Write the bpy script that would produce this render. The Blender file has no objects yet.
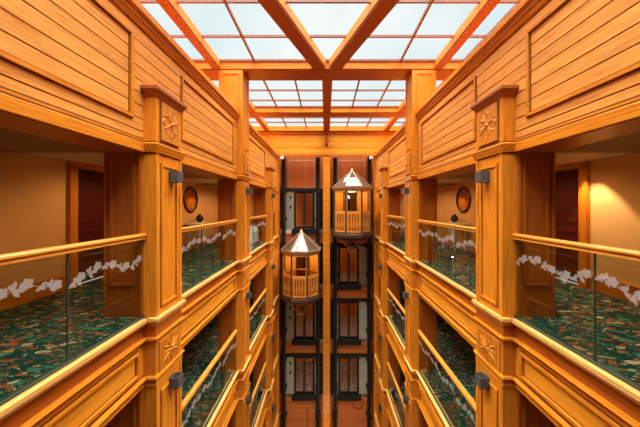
import bpy, bmesh, math, random
from mathutils import Vector, Matrix
random.seed(7)
PI = math.pi
scene = bpy.context.scene
COL = scene.collection

# ------------------------------------------------------------------ dimensions (metres)
ZC = 12.64                      # eye height above the atrium ground
A, AC, AO = 2.34, 2.183, 2.80   # facade face, pillar face, back of facade wall (distance from the axis)
XW = 4.40                       # corridor wall
PW = AO - AC
H = 2.81                        # storey height
def F(k): return ZC - 1.40 - H * k      # carpet level of storey k (0 = the camera's)
YP = [(3.21, 3.71), (6.50, 7.08), (9.72, 10.28)]   # pillars
YE = 12.0                       # end wall
YS = 12.9                       # back of the lift shafts
YB = -2.5                       # wall behind the camera
YL = 16.0                       # far end of the lobby
ZU = ZC + 3.50                  # underside of the roof beams
ZG = ZC + 3.76                  # roof glass
HEAD = ZC + 0.676               # head of the top openings
COR = ZC + 2.42                 # top of the cornice

# ------------------------------------------------------------------ materials
def new_mat(name):
    m = bpy.data.materials.new(name); m.use_nodes = True
    nt = m.node_tree
    for n in list(nt.nodes): nt.nodes.remove(n)
    out = nt.nodes.new('ShaderNodeOutputMaterial')
    return m, nt, out
def principled(nt, out, rough=.5, spec=.5, metal=0.0):
    b = nt.nodes.new('ShaderNodeBsdfPrincipled')
    b.inputs['Roughness'].default_value = rough
    b.inputs['Specular IOR Level'].default_value = spec
    b.inputs['Metallic'].default_value = metal
    nt.links.new(b.outputs[0], out.inputs[0])
    return b
def ramp(nt, stops):
    r = nt.nodes.new('ShaderNodeValToRGB')
    e = r.color_ramp.elements
    while len(e) < len(stops): e.new(.5)
    for el, (p, c) in zip(e, stops):
        el.position = p; el.color = (*c, 1)
    return r
def wood(name, base, grain='z', var=.36, rough=.38, spec=.28, board=None):
    m, nt, out = new_mat(name)
    b = principled(nt, out, rough, spec)
    tc = nt.nodes.new('ShaderNodeTexCoord')
    mp = nt.nodes.new('ShaderNodeMapping')
    sc = [38, 38, 38]; sc['xyz'.index(grain)] = 1.5
    mp.inputs['Scale'].default_value = sc
    nt.links.new(tc.outputs['Object'], mp.inputs[0])
    n1 = nt.nodes.new('ShaderNodeTexNoise'); n1.inputs['Scale'].default_value = 1.6
    n1.inputs['Detail'].default_value = 5; n1.inputs['Roughness'].default_value = .62
    n1.inputs['Distortion'].default_value = .5
    nt.links.new(mp.outputs[0], n1.inputs['Vector'])
    d = tuple(c * (1 - var * (1.0 + .45 * i)) for i, c in enumerate(base))
    l = tuple(min(1, c * (1 + var * .55)) for c in base)
    r = ramp(nt, [(.30, d), (.52, base), (.72, l)])
    nt.links.new(n1.outputs['Fac'], r.inputs[0])
    col = r.outputs[0]
    if board:                                    # each board of its own tone
        ax, wdt = board
        sp = nt.nodes.new('ShaderNodeSeparateXYZ'); nt.links.new(tc.outputs['Object'], sp.inputs[0])
        dv = nt.nodes.new('ShaderNodeMath'); dv.operation = 'DIVIDE'; dv.inputs[1].default_value = wdt
        nt.links.new(sp.outputs['XYZ'.index(ax.upper())], dv.inputs[0])
        fl = nt.nodes.new('ShaderNodeMath'); fl.operation = 'FLOOR'; nt.links.new(dv.outputs[0], fl.inputs[0])
        wn = nt.nodes.new('ShaderNodeTexWhiteNoise'); wn.noise_dimensions = '1D'
        nt.links.new(fl.outputs[0], wn.inputs['W'])
        mr = nt.nodes.new('ShaderNodeMapRange'); mr.inputs['To Min'].default_value = .86; mr.inputs['To Max'].default_value = 1.10
        nt.links.new(wn.outputs['Value'], mr.inputs['Value'])
        hs = nt.nodes.new('ShaderNodeHueSaturation'); nt.links.new(mr.outputs[0], hs.inputs['Value'])
        nt.links.new(col, hs.inputs['Color']); col = hs.outputs[0]
    nt.links.new(col, b.inputs['Base Color'])
    bp = nt.nodes.new('ShaderNodeBump'); bp.inputs['Strength'].default_value = .08; bp.inputs['Distance'].default_value = .004
    nt.links.new(n1.outputs['Fac'], bp.inputs['Height']); nt.links.new(bp.outputs[0], b.inputs['Normal'])
    return m
def plain(name, c, rough=.5, spec=.5, metal=0., noise=.1, scale=6):
    m, nt, out = new_mat(name)
    b = principled(nt, out, rough, spec, metal)
    tc = nt.nodes.new('ShaderNodeTexCoord')
    n = nt.nodes.new('ShaderNodeTexNoise'); n.inputs['Scale'].default_value = scale; n.inputs['Detail'].default_value = 3
    nt.links.new(tc.outputs['Object'], n.inputs['Vector'])
    r = ramp(nt, [(.3, tuple(x * (1 - noise) for x in c)), (.7, tuple(min(1, x * (1 + noise)) for x in c))])
    nt.links.new(n.outputs['Fac'], r.inputs[0]); nt.links.new(r.outputs[0], b.inputs['Base Color'])
    return m
def glass(name, tint, refl=1.0, rough=.02):
    m, nt, out = new_mat(name)
    t = nt.nodes.new('ShaderNodeBsdfTransparent'); t.inputs[0].default_value = (*tint, 1)
    g = nt.nodes.new('ShaderNodeBsdfGlossy'); g.inputs['Roughness'].default_value = rough
    fr = nt.nodes.new('ShaderNodeFresnel'); fr.inputs[0].default_value = 1.45
    ml = nt.nodes.new('ShaderNodeMath'); ml.operation = 'MULTIPLY'; ml.inputs[1].default_value = refl
    gm = nt.nodes.new('ShaderNodeNewGeometry')
    fb = nt.nodes.new('ShaderNodeMath'); fb.operation = 'SUBTRACT'; fb.inputs[0].default_value = 1.0
    nt.links.new(gm.outputs['Backfacing'], fb.inputs[1])          # reflect once, on the outer face of the pane
    fm = nt.nodes.new('ShaderNodeMath'); fm.operation = 'MULTIPLY'
    nt.links.new(fr.outputs[0], fm.inputs[0]); nt.links.new(fb.outputs[0], fm.inputs[1])
    nt.links.new(fm.outputs[0], ml.inputs[0])
    mx = nt.nodes.new('ShaderNodeMixShader')
    nt.links.new(ml.outputs[0], mx.inputs[0]); nt.links.new(t.outputs[0], mx.inputs[1]); nt.links.new(g.outputs[0], mx.inputs[2])
    nt.links.new(mx.outputs[0], out.inputs[0])
    return m

HONEY = (.65, .212, .013)
M = {}
M['wood_y'] = wood('honey_wood_long', HONEY, 'y')
M['wood_z'] = wood('honey_wood_upright', HONEY, 'z')
M['wood_x'] = wood('honey_wood_cross', HONEY, 'x')
M['boards_y'] = wood('honey_boards_long', (.72, .292, .056), 'y', .32, .42, .25, ('z', .156))
M['boards_x'] = wood('honey_boards_cross', (.70, .275, .018), 'x', .25, .42, .25, ('z', .3))
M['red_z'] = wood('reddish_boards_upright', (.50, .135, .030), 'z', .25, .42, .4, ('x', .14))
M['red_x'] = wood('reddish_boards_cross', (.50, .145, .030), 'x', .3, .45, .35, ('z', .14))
M['red_beam'] = wood('reddish_beam', (.30, .068, .014), 'y', .15, .45, .35)
M['red_beam_x'] = wood('reddish_beam_cross', (.30, .068, .014), 'x', .15, .45, .35)
M['cap'] = wood('reddish_capital', (.38, .105, .022), 'y', .15, .45, .35)
M['mahogany'] = wood('dark_mahogany', (.085, .010, .006), 'z', .2, .35, .3)
M['carved'] = wood('carved_wood', (.56, .180, .014), 'z', .22, .45, .35)
M['russet_y'] = wood('russet_wood_shade_long', (.42, .105, .010), 'y', .25, .4, .28)  # also the painted shade of the friezes under the ledges
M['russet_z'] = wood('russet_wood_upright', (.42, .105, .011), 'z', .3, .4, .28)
M['gold_y'] = wood('golden_panel_wood', (.72, .268, .018), 'y', .3, .38, .28)
M['ledge'] = wood('ledge_wood_sheen', (.76, .39, .10), 'y', .2, .3, .5)  # paler base paints in the skylight's sheen on the ledges
M['joint_shade'] = wood('dark_joint_and_shade', (.16, .044, .009), 'y', .1, .6, .2)  # backs the open joints; also paints shade lines along mouldings
M['bar'] = plain('brown_bar', (.22, .07, .03), .5)
M['rail'] = wood('handrail_wood', (.66, .26, .035), 'y', .2, .3, .4)
M['black'] = plain('black_steel', (.014, .011, .009), .6, .2)
M['lamp'] = plain('charcoal_metal', (.06, .06, .062), .45, .5, .0, .15, 30)
M['grey'] = plain('grey_green_metal', (.36, .37, .29), .4, .5, .2, .06)
M['cream'] = plain('cream_plaster', (.76, .43, .16), .8, .2, 0, .04, 2)
M['ceil'] = plain('cream_ceiling', (.70, .50, .30), .85, .2, 0, .03, 2)
M['brown_ceil'] = plain('brown_ceiling', (.32, .17, .07), .7, .3, 0, .1, 3)
M['white'] = plain('white_paint', (.80, .78, .74), .5, .4, 0, .03)
M['off_white'] = plain('off_white_enamel', (.50, .47, .42), .5, .3, 0, .03)
M['dark_glaze'] = plain('dark_glazed_ceramic', (.012, .012, .014), .2, .5)
M['stone'] = plain('ground_stone', (.30, .24, .18), .6, .4, 0, .15, 2)
M['glass'] = glass('railing_glass', (.80, .83, .78), 1.25)
M['clear'] = glass('clear_glass', (.90, .88, .84), .9)
M['edge'] = plain('dark_green_glass_edge', (.02, .05, .04), .2)
M['brown_steel'] = plain('bronze_brown_metal', (.07, .034, .02), .55, .3, 0)
M['bronze'] = plain('pale_bronze', (.36, .22, .13), .4, .5, .2)
M['brass'] = plain('brass', (.8, .55, .2), .3, .5, .9)
M['mirror'] = plain('mirror_glass', (.85, .85, .85), .04, .5, 1.0, .0)

# etched leaves: frosted white, half see-through
m, nt, out = new_mat('etched_frost')
dfs = nt.nodes.new('ShaderNodeBsdfDiffuse'); dfs.inputs[0].default_value = (.86, .86, .82, 1)
tl = nt.nodes.new('ShaderNodeBsdfTranslucent'); tl.inputs[0].default_value = (.86, .86, .82, 1)
tp = nt.nodes.new('ShaderNodeBsdfTransparent')
x1 = nt.nodes.new('ShaderNodeMixShader'); x1.inputs[0].default_value = .4
nt.links.new(dfs.outputs[0], x1.inputs[1]); nt.links.new(tl.outputs[0], x1.inputs[2])
x2 = nt.nodes.new('ShaderNodeMixShader'); x2.inputs[0].default_value = .66
nt.links.new(x1.outputs[0], x2.inputs[1]); nt.links.new(tp.outputs[0], x2.inputs[2])
nt.links.new(x2.outputs[0], out.inputs[0]); M['etch'] = m

# frosted roof glass
m, nt, out = new_mat('frosted_roof_glass')
tp = nt.nodes.new('ShaderNodeBsdfTransparent'); tp.inputs[0].default_value = (.93, .96, .96, 1)
tl = nt.nodes.new('ShaderNodeBsdfTranslucent'); tl.inputs[0].default_value = (.9, .93, .93, 1)
x1 = nt.nodes.new('ShaderNodeMixShader'); x1.inputs[0].default_value = .006
nt.links.new(tp.outputs[0], x1.inputs[1]); nt.links.new(tl.outputs[0], x1.inputs[2])
nt.links.new(x1.outputs[0], out.inputs[0]); M['roof_glass'] = m

# cab roof: milky, glossy glass
m, nt, out = new_mat('milky_cab_roof_glass')
t_ = nt.nodes.new('ShaderNodeBsdfTransparent'); t_.inputs[0].default_value = (.55, .50, .42, 1)
g_ = nt.nodes.new('ShaderNodeBsdfGlossy'); g_.inputs['Roughness'].default_value = .06; g_.inputs[0].default_value = (.95, .95, .95, 1)
x_ = nt.nodes.new('ShaderNodeMixShader'); x_.inputs[0].default_value = .07
d_ = nt.nodes.new('ShaderNodeBsdfDiffuse'); d_.inputs[0].default_value = (.26, .17, .11, 1)
y_ = nt.nodes.new('ShaderNodeMixShader'); y_.inputs[0].default_value = .25
nt.links.new(t_.outputs[0], y_.inputs[1]); nt.links.new(d_.outputs[0], y_.inputs[2]); nt.links.new(y_.outputs[0], x_.inputs[1]); nt.links.new(g_.outputs[0], x_.inputs[2]); nt.links.new(x_.outputs[0], out.inputs[0])
M['cab_roof'] = m

# carpet: dark green ground, leaves of rust, teal and sand
def carpet(name, gain):
    m, nt, out = new_mat(name)
    b = principled(nt, out, .95, .1)
    tc0 = nt.nodes.new('ShaderNodeTexCoord'); tc = nt.nodes.new('ShaderNodeMapping'); tc.inputs['Scale'].default_value = (.62, 1.25, 1)
    nt.links.new(tc0.outputs['Object'], tc.inputs[0])
    nz = nt.nodes.new('ShaderNodeTexNoise'); nz.inputs['Scale'].default_value = 9; nz.inputs['Detail'].default_value = 2
    nt.links.new(tc.outputs[0], nz.inputs['Vector'])
    mxv = nt.nodes.new('ShaderNodeMix'); mxv.data_type = 'VECTOR'; mxv.inputs['Factor'].default_value = .16
    nt.links.new(tc.outputs[0], mxv.inputs['A']); nt.links.new(nz.outputs['Color'], mxv.inputs['B'])
    def layer(scale, cols):
        v = nt.nodes.new('ShaderNodeTexVoronoi'); v.inputs['Scale'].default_value = scale
        nt.links.new(mxv.outputs['Result'], v.inputs['Vector'])
        sp = nt.nodes.new('ShaderNodeSeparateColor'); nt.links.new(v.outputs['Color'], sp.inputs[0])
        r = ramp(nt, cols); r.color_ramp.interpolation = 'CONSTANT'; nt.links.new(sp.outputs[0], r.inputs[0])
        lt = nt.nodes.new('ShaderNodeMath'); lt.operation = 'LESS_THAN'; lt.inputs[1].default_value = .42
        nt.links.new(v.outputs['Distance'], lt.inputs[0])
        gt = nt.nodes.new('ShaderNodeMath'); gt.operation = 'GREATER_THAN'; gt.inputs[1].default_value = .30
        nt.links.new(sp.outputs[1], gt.inputs[0])
        ml = nt.nodes.new('ShaderNodeMath'); ml.operation = 'MULTIPLY'
        nt.links.new(lt.outputs[0], ml.inputs[0]); nt.links.new(gt.outputs[0], ml.inputs[1])
        return r, ml
    g = gain
    r1, k1 = layer(14, [(0, (.30*g, .085*g, .03*g)), (.45, (.05*g, .19*g, .13*g)), (.72, (.38*g, .20*g, .07*g)), (.86, (.40*g, .36*g, .22*g))])
    r2, k2 = layer(30, [(0, (.03*g, .14*g, .09*g)), (.4, (.20*g, .05*g, .025*g)), (.7, (.10*g, .26*g, .18*g)), (.9, (.42*g, .33*g, .18*g))])
    c1 = nt.nodes.new('ShaderNodeMix'); c1.data_type = 'RGBA'; c1.inputs['A'].default_value = (.010*g, .045*g, .034*g, 1)
    nt.links.new(k2.outputs[0], c1.inputs['Factor']); nt.links.new(r2.outputs[0], c1.inputs['B'])
    c2 = nt.nodes.new('ShaderNodeMix'); c2.data_type = 'RGBA'
    nt.links.new(k1.outputs[0], c2.inputs['Factor']); nt.links.new(c1.outputs['Result'], c2.inputs['A']); nt.links.new(r1.outputs[0], c2.inputs['B'])
    nt.links.new(c2.outputs['Result'], b.inputs['Base Color'])
    return m
M['carpet'] = carpet('leaf_carpet', 1.05)
M['lobby_carpet'] = plain('mauve_grey_carpet', (.26, .20, .20), .95, .1, 0, .92, 13)
def emission(name, c, s):
    m, nt, out = new_mat(name)
    e = nt.nodes.new('ShaderNodeEmission'); e.inputs[0].default_value = (*c, 1); e.inputs[1].default_value = s
    nt.links.new(e.outputs[0], out.inputs[0]); return m
M['glow'] = emission('lamp_glow', (1, .75, .42), 6)

# ------------------------------------------------------------------ mesh helpers
def B(): return bmesh.new()
def box(bm, x0, x1, y0, y1, z0, z1):
    x0, x1 = min(x0, x1), max(x0, x1); y0, y1 = min(y0, y1), max(y0, y1); z0, z1 = min(z0, z1), max(z0, z1)
    v = [bm.verts.new(p) for p in ((x0,y0,z0),(x1,y0,z0),(x1,y1,z0),(x0,y1,z0),(x0,y0,z1),(x1,y0,z1),(x1,y1,z1),(x0,y1,z1))]
    for f in ((0,3,2,1),(4,5,6,7),(0,1,5,4),(1,2,6,5),(2,3,7,6),(3,0,4,7)): bm.faces.new([v[i] for i in f])
def hexa(bm, lo, hi):
    """bottom ring lo and top ring hi, same count of points"""
    a = [bm.verts.new(p) for p in lo]; c = [bm.verts.new(p) for p in hi]; n = len(a)
    bm.faces.new(a[::-1]); bm.faces.new(c)
    for i in range(n): bm.faces.new((a[i], a[(i+1) % n], c[(i+1) % n], c[i]))
def prism(bm, pts, y0, y1):
    """(x,z) outline run along y"""
    hexa(bm, [(x, y0, z) for x, z in pts], [(x, y1, z) for x, z in pts])
def bar(bm, p, q, w, h=None, up=(0,0,1)):
    h = h or w
    p, q, up = Vector(p), Vector(q), Vector(up)
    d = (q - p).normalized(); s = d.cross(up)
    if s.length < 1e-4: s = d.cross(Vector((1, 0, 0)))
    s.normalize(); u = s.cross(d).normalized()
    ring = lambda c: [c + s*w/2 + u*h/2, c - s*w/2 + u*h/2, c - s*w/2 - u*h/2, c + s*w/2 - u*h/2]
    hexa(bm, ring(p), ring(q))
def tube(bm, pts, r, n=8):
    pts = [Vector(p) for p in pts]; rings = []
    for i, p in enumerate(pts):
        d = (pts[min(i+1, len(pts)-1)] - pts[max(i-1, 0)]).normalized()
        s = d.cross(Vector((0, 0, 1)));
        if s.length < 1e-3: s = d.cross(Vector((0, 1, 0)))
        s.normalize(); u = s.cross(d)
        rr = r[i] if isinstance(r, (list, tuple)) else r
        rings.append([bm.verts.new(p + (s*math.cos(2*PI*k/n) + u*math.sin(2*PI*k/n))*rr) for k in range(n)])
    for a, c in zip(rings, rings[1:]):
        for k in range(n): bm.faces.new((a[k], a[(k+1) % n], c[(k+1) % n], c[k]))
    bm.faces.new(rings[0][::-1]); bm.faces.new(rings[-1])
def lathe(bm, prof, n=20, c=(0,0,0), a0=0.0):
    rings = []
    for r, z in prof:
        rings.append([bm.verts.new((c[0] + r*math.cos(a0 + 2*PI*k/n), c[1] + r*math.sin(a0 + 2*PI*k/n), c[2] + z)) for k in range(n)])
    for a, d in zip(rings, rings[1:]):
        for k in range(n): bm.faces.new((a[k], a[(k+1) % n], d[(k+1) % n], d[k]))
    bm.faces.new(rings[0][::-1]); bm.faces.new(rings[-1])
def leaf(bm, c, ang, ln, wd, th, plane='yz', side=1):
    """raised carved leaf on a plane facing +x (plane yz): a ridge with falling sides"""
    ca, sa = math.cos(ang), math.sin(ang)
    def P(u, v, w):
        a, b_ = u*ca - v*sa, u*sa + v*ca
        return (c[0] + w*side, c[1] + a, c[2] + b_)
    pts = [(0,0,0), (.35*ln, wd/2, 0), (.75*ln, wd*.38, 0), (ln, 0, 0), (.75*ln, -wd*.38, 0), (.35*ln, -wd/2, 0)]
    o = [bm.verts.new(P(*p)) for p in pts]
    r1 = bm.verts.new(P(.3*ln, 0, th)); r2 = bm.verts.new(P(.75*ln, 0, th*.8))
    for f in ((o[0], o[1], r1), (o[1], o[2], r2, r1), (o[2], o[3], r2), (o[3], o[4], r2), (o[4], o[5], r1, r2), (o[5], o[0], r1)):
        bm.faces.new(f)
    bm.faces.new(o[::-1])
def obj(name, bm, mat, parent=None, smooth=False, bevel=0, loc=None, label=None, kind=None):
    bmesh.ops.recalc_face_normals(bm, faces=bm.faces[:])
    me = bpy.data.meshes.new(name); bm.to_mesh(me); bm.free()
    me.materials.append(M[mat] if isinstance(mat, str) else mat)
    if smooth:
        for p in me.polygons: p.use_smooth = True
    o = bpy.data.objects.new(name, me); COL.objects.link(o)
    if parent: o.parent = parent
    if loc: o.location = loc
    if bevel:
        b_ = o.modifiers.new('bevel', 'BEVEL'); b_.width = bevel; b_.segments = 2; b_.limit_method = 'ANGLE'
    if label: o['label'] = label
    if kind: o['kind'] = kind
    return o
def thing(name, label, cat, loc=(0,0,0), rz=0, group=None, kind=None):
    o = bpy.data.objects.new(name, None); COL.objects.link(o)
    o.empty_display_size = .1
    o.location = loc; o.rotation_euler = (0, 0, rz); o['label'] = label; o['category'] = cat
    if group: o['group'] = group
    if kind: o['kind'] = kind
    return o
def tag(o, label, cat, group=None, kind=None):
    o['label'] = label; o['category'] = cat
    if group: o['group'] = group
    if kind: o['kind'] = kind
    return o
def struct(name, bm, mat, parent=None, **kw):
    return obj(name, bm, mat, parent, kind=None if parent else 'structure', **kw)
def sroot(name, loc=(0,0,0)):
    o = bpy.data.objects.new(name, None); COL.objects.link(o); o.location = loc; o['kind'] = 'structure'; return o
def dup(root, label, loc, rz=0):
    kids = {}
    for o in list(COL.objects):
        if o.parent: kids.setdefault(o.parent.name, []).append(o)
    def cp(o, par):
        c = o.copy(); COL.objects.link(c)
        if par: c.parent = par
        for ch in kids.get(o.name, []): cp(ch, c)
        return c
    r = cp(root, None); r['label'] = label; r.location = loc; r.rotation_euler = (0, 0, rz)
    return r
SIDES = ((-1, 'left'), (1, 'right'))
ORD = ['uppermost', 'second', 'third', 'fourth', 'fifth']

# ------------------------------------------------------------------ facade bays
BAYS = [(YB, YP[0][0]), (YP[0][1], YP[1][0]), (YP[1][1], YP[2][0])]
def boards(bm, s, y0, y1, z0, z1, xf, w=.156, gap=.014, th=.02):
    """horizontal boards with open joints in front of a backing"""
    z = math.floor(z0 / w) * w
    while z < z1:
        a, b_ = max(z + gap/2, z0), min(z + w - gap/2, z1)
        if b_ - a > .01: box(bm, s*xf, s*(xf + th), y0, y1, a, b_)
        z += w
def joint_back(s, y0, y1, z0, z1, xf, par, th=.02):
    bm = B(); box(bm, s*(xf + th - .004), s*(xf + .10), y0, y1, z0, z1); struct('joint_backing', bm, 'joint_shade', par)
def shade_frame_y(bm, s, y0, y1, z0, z1, x, w=.012, d=.004):  # flat dark frame that paints a shade line beside a moulding
    frame_y(bm, s, y0, y1, z0, z1, x, w, d)
def frame_y(bm, s, y0, y1, z0, z1, x, w=.035, d=.022):
    """picture-frame moulding on a wall whose face is at x (towards the axis)"""
    for (ya, yb, za, zb) in ((y0, y1, z1 - w, z1), (y0, y1, z0, z0 + w), (y0, y0 + w, z0 + w, z1 - w), (y1 - w, y1, z0 + w, z1 - w)):
        box(bm, s*(x - d), s*(x + .002), ya, yb, za, zb)

for s, side in SIDES:
    # the upper boarded band, from the head of the top openings to the cornice
    segs = BAYS + [(YP[2][1], YE)]
    for i, (y0, y1) in enumerate(segs):
        w = sroot('wall_' + side)
        bm = B(); boards(bm, s, y0, y1, ZC + .83, ZC + 2.24, A)
        struct('boarding', bm, 'boards_y', w); joint_back(s, y0, y1, ZC + .83, ZC + 2.24, A, w)
        if i < 3:
            bm = B(); frame_y(bm, s, y0 + (.30 if i else .3), y1 - .22, ZC + 1.05, ZC + 2.06, A, .034, .026)
            struct('panel_molding', bm, 'wood_y', w)
            bm = B(); shade_frame_y(bm, s, y0 + .285, y1 - .205, ZC + 1.035, ZC + 2.075, A, .016); shade_frame_y(bm, s, y0 + .333, y1 - .253, ZC + 1.083, ZC + 2.027, A, .018)
            struct('panel_shade_line', bm, 'joint_shade', w)  # dark outlines painted in as shade on both sides of the moulding
        zl = HEAD
        bm = B()
        prism(bm, [(s*x, z) for x, z in ((A - .035, zl), (A - .035, zl + .105), (A - .012, zl + .12), (A - .012, zl + .155), (A + .1, zl + .155), (A + .1, zl + .02), (AO, zl + .02), (AO, zl))], y0, y1)
        struct('lintel', bm, 'wood_y', w)
        bm = B(); box(bm, s*(A - .016), s*(A + .01), y0, y1, zl + .118, zl + .134); box(bm, s*(A - .004), s*(A + .01), y0, y1, zl + .154, zl + .172); struct('lintel_shade_line', bm, 'joint_shade', w)  # dark strips stand in for shadow lines at the lintel steps
    for i, (y0, y1) in enumerate(segs):
        w = sroot('wall_core_' + side)
        bm = B(); box(bm, s*(A + .1), s*AO, y0 + .01, y1 - .01, HEAD + .02, COR - .05); struct('wall_core', bm, 'wood_y', w)
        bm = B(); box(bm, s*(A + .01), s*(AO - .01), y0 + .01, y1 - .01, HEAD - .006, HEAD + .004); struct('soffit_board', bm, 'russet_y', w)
    for y0, y1 in (YP[0], YP[2]):
        w = sroot('wall_upper_' + side)
        bm = B(); boards(bm, s, y0, y1, ZC + 1.54, ZC + 2.24, A); struct('boarding', bm, 'boards_y', w); joint_back(s, y0, y1, ZC + 1.54, ZC + 2.24, A, w)
    w = sroot('trim_cornice_' + side)
    bm = B()   # cornice
    for y0, y1 in ((YB, YP[1][0]), (YP[1][1], YE)):
        prism(bm, [(s*x, z + ZC) for x, z in ((A + .02, 2.20), (A - .02, 2.20), (A - .045, 2.26), (A - .045, 2.30), (A - .085, 2.34), (A - .085, 2.42), (AO + .9, 2.42), (AO + .9, 2.38), (A + .02, 2.38))], y0, y1)
    struct('cornice', bm, 'wood_y', w)
    bm = B()
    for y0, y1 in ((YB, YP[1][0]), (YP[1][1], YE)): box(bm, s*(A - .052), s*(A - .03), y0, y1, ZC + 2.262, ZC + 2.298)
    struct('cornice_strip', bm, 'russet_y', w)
    # wall outside the roof, above the cornice
    bm = B(); box(bm, s*3.70, s*3.85, YB, YE + .2, COR - .04, ZG + .1); struct('wall_attic', bm, 'boards_y')

PROF = [(-.00, .085, -.040, .085), (-.040, .060, -.070, .030), (-.070, .040, -.100, .030), (-.100, .004, -.245, .004),
        (-.245, .050, -.270, .060), (-.270, .025, -.300, .012), (-.300, .000, -.735, .000),
        (-.735, .050, -.760, .062), (-.760, .030, -.800, .030), (-.800, .010, -.860, .022)]
def fascia_boxes(bm, sel, s, x, y0, y1, z, back, wrap=0.0):
    """stack of moulding courses (top z, projection; bottom z, projection)"""
    for i, (zt, pt, zb, pb) in enumerate(PROF):
        if i not in sel: continue
        lo = [(s*(x - pb), y0 - wrap*pb), (s*(x - pb), y1 + wrap*pb), (s*back, y1 + wrap*pb), (s*back, y0 - wrap*pb)]
        hi = [(s*(x - pt), y0 - wrap*pt), (s*(x - pt), y1 + wrap*pt), (s*back, y1 + wrap*pt), (s*back, y0 - wrap*pt)]
        hexa(bm, [(a, b_, z + zb) for a, b_ in lo], [(a, b_, z + zt) for a, b_ in hi])
n = 0
for s, side in SIDES:
    for k in range(4):
        for i, (y0, y1) in enumerate(BAYS + [(YP[2][1], YE)]):
            n += 1; t = sroot('trim_%d' % n)
            z = F(k)
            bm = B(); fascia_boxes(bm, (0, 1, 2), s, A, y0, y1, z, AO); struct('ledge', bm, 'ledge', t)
            bm = B(); fascia_boxes(bm, (3,), s, A, y0, y1, z, AO); struct('frieze_shade_strip', bm, 'russet_y', t)  # darker red tone paints the shade under the ledge
            bm = B(); fascia_boxes(bm, (6,), s, A, y0, y1, z, AO); struct('fascia_board', bm, 'gold_y', t)
            bm = B(); fascia_boxes(bm, (4, 5), s, A, y0, y1, z, AO); struct('upper_molding', bm, 'wood_y', t)
            bm = B(); fascia_boxes(bm, (7, 8, 9), s, A, y0, y1, z, AO); struct('lower_molding', bm, 'wood_y', t)
            bm = B(); frame_y(bm, s, y0 + (.13 if i < 3 else .2), y1 - (.13 if i < 3 else .2), z - .68, z - .38, A, .030, .034); struct('panel_molding', bm, 'wood_y', t)
            e = .13 if i < 3 else .2
            bm = B(); shade_frame_y(bm, s, y0 + e - .014, y1 - e + .014, z - .694, z - .366, A, .015); shade_frame_y(bm, s, y0 + e + .029, y1 - e - .029, z - .651, z - .409, A, .013)
            for za in (.099, .300, .799): box(bm, s*(A - .008), s*A, y0, y1, z - za - .016, z - za)
            box(bm, s*(A - .006), s*A, y0, y1, z - .735, z - .722)
            struct('panel_shade_line', bm, 'joint_shade', t)  # painted shade lines around the panel and under the courses
    # the short stretch between the last pillar and the end wall: solid, with a tall sunk panel on each storey
    for k in range(5):
        zt = HEAD if k == 0 else F(k-1) - .86
        w = sroot('wall_stub_' + side) if k == 0 else w
        y0, y1 = YP[2][1], YE
        bm = B(); box(bm, s*(A + .03), s*AO, y0, y1, F(k), zt)
        box(bm, s*A, s*(A+.03), y0, y0 + .25, F(k), zt); box(bm, s*A, s*(A+.03), y1 - .55, y1, F(k), zt)
        box(bm, s*A, s*(A+.03), y0 + .25, y1 - .55, F(k), F(k) + .12); box(bm, s*A, s*(A+.03), y0 + .25, y1 - .55, F(k)+1.1, zt)
        struct('panelling', bm, 'wood_z', w)
        bm = B(); box(bm, s*(A+.022), s*(A+.0299), y0 + .25, y1 - .55, F(k) + .12, F(k) + 1.1); struct('sunk_panel', bm, 'mahogany', w)

# ------------------------------------------------------------------ corridors
for s, side in SIDES:
    t = sroot('floor_corridor_' + side); c = sroot('ceiling_corridor_' + side); w = sroot('wall_corridor_' + side); bb = sroot('baseboard_' + side)
    for k in range(5):
        z = F(k)
        if k < 4:
            bm = B(); box(bm, s*(AO - .35), s*(XW + .1), YB, YL, z - .22, z - .012); struct('slab', bm, 'stone', t)
        bm = B(); box(bm, s*(A + .05), s*XW, YB, YL, z - .012, z + (.004)); struct('carpet', bm, 'carpet', t)
        zc = z + 2.16 if k == 0 else F(k-1) - .66
        bm = B(); box(bm, s*(AO + .03), s*(XW + .1), YB, YL, zc, zc + .05); struct('ceiling_panel', bm, 'ceil', c)
        for (y0, y1) in YP:    # dropped wooden ceiling crossing at the pillars
            bm = B(); box(bm, s*(AO + .03), s*XW, y0 - 1.2, y0 + .26, zc - .03, zc); struct('crossing_beam', bm, 'brown_ceil', c)
        bm = B()
        # corridor wall with a door opening just beyond the first pillar
        ya, yb = 4.36, 5.36
        box(bm, s*XW, s*(XW + .12), YB, ya, z, zc); box(bm, s*XW, s*(XW + .12), yb, YL, z, zc); box(bm, s*XW, s*(XW + .12), ya, yb, z + 2.08, zc)
        struct('plaster', bm, 'cream', w)
        bm = B(); box(bm, s*(XW - .025), s*XW, YB, ya - .12, z, z + .22); box(bm, s*(XW - .025), s*XW, yb + .12, YL, z, z + .22)
        box(bm, s*(XW - .035), s*XW, YB, ya - .12, z + .22, z + .25); box(bm, s*(XW - .035), s*XW, yb + .12, YL, z + .22, z + .25)
        struct('skirting', bm, 'wood_y', bb)
dn = 0
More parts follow.
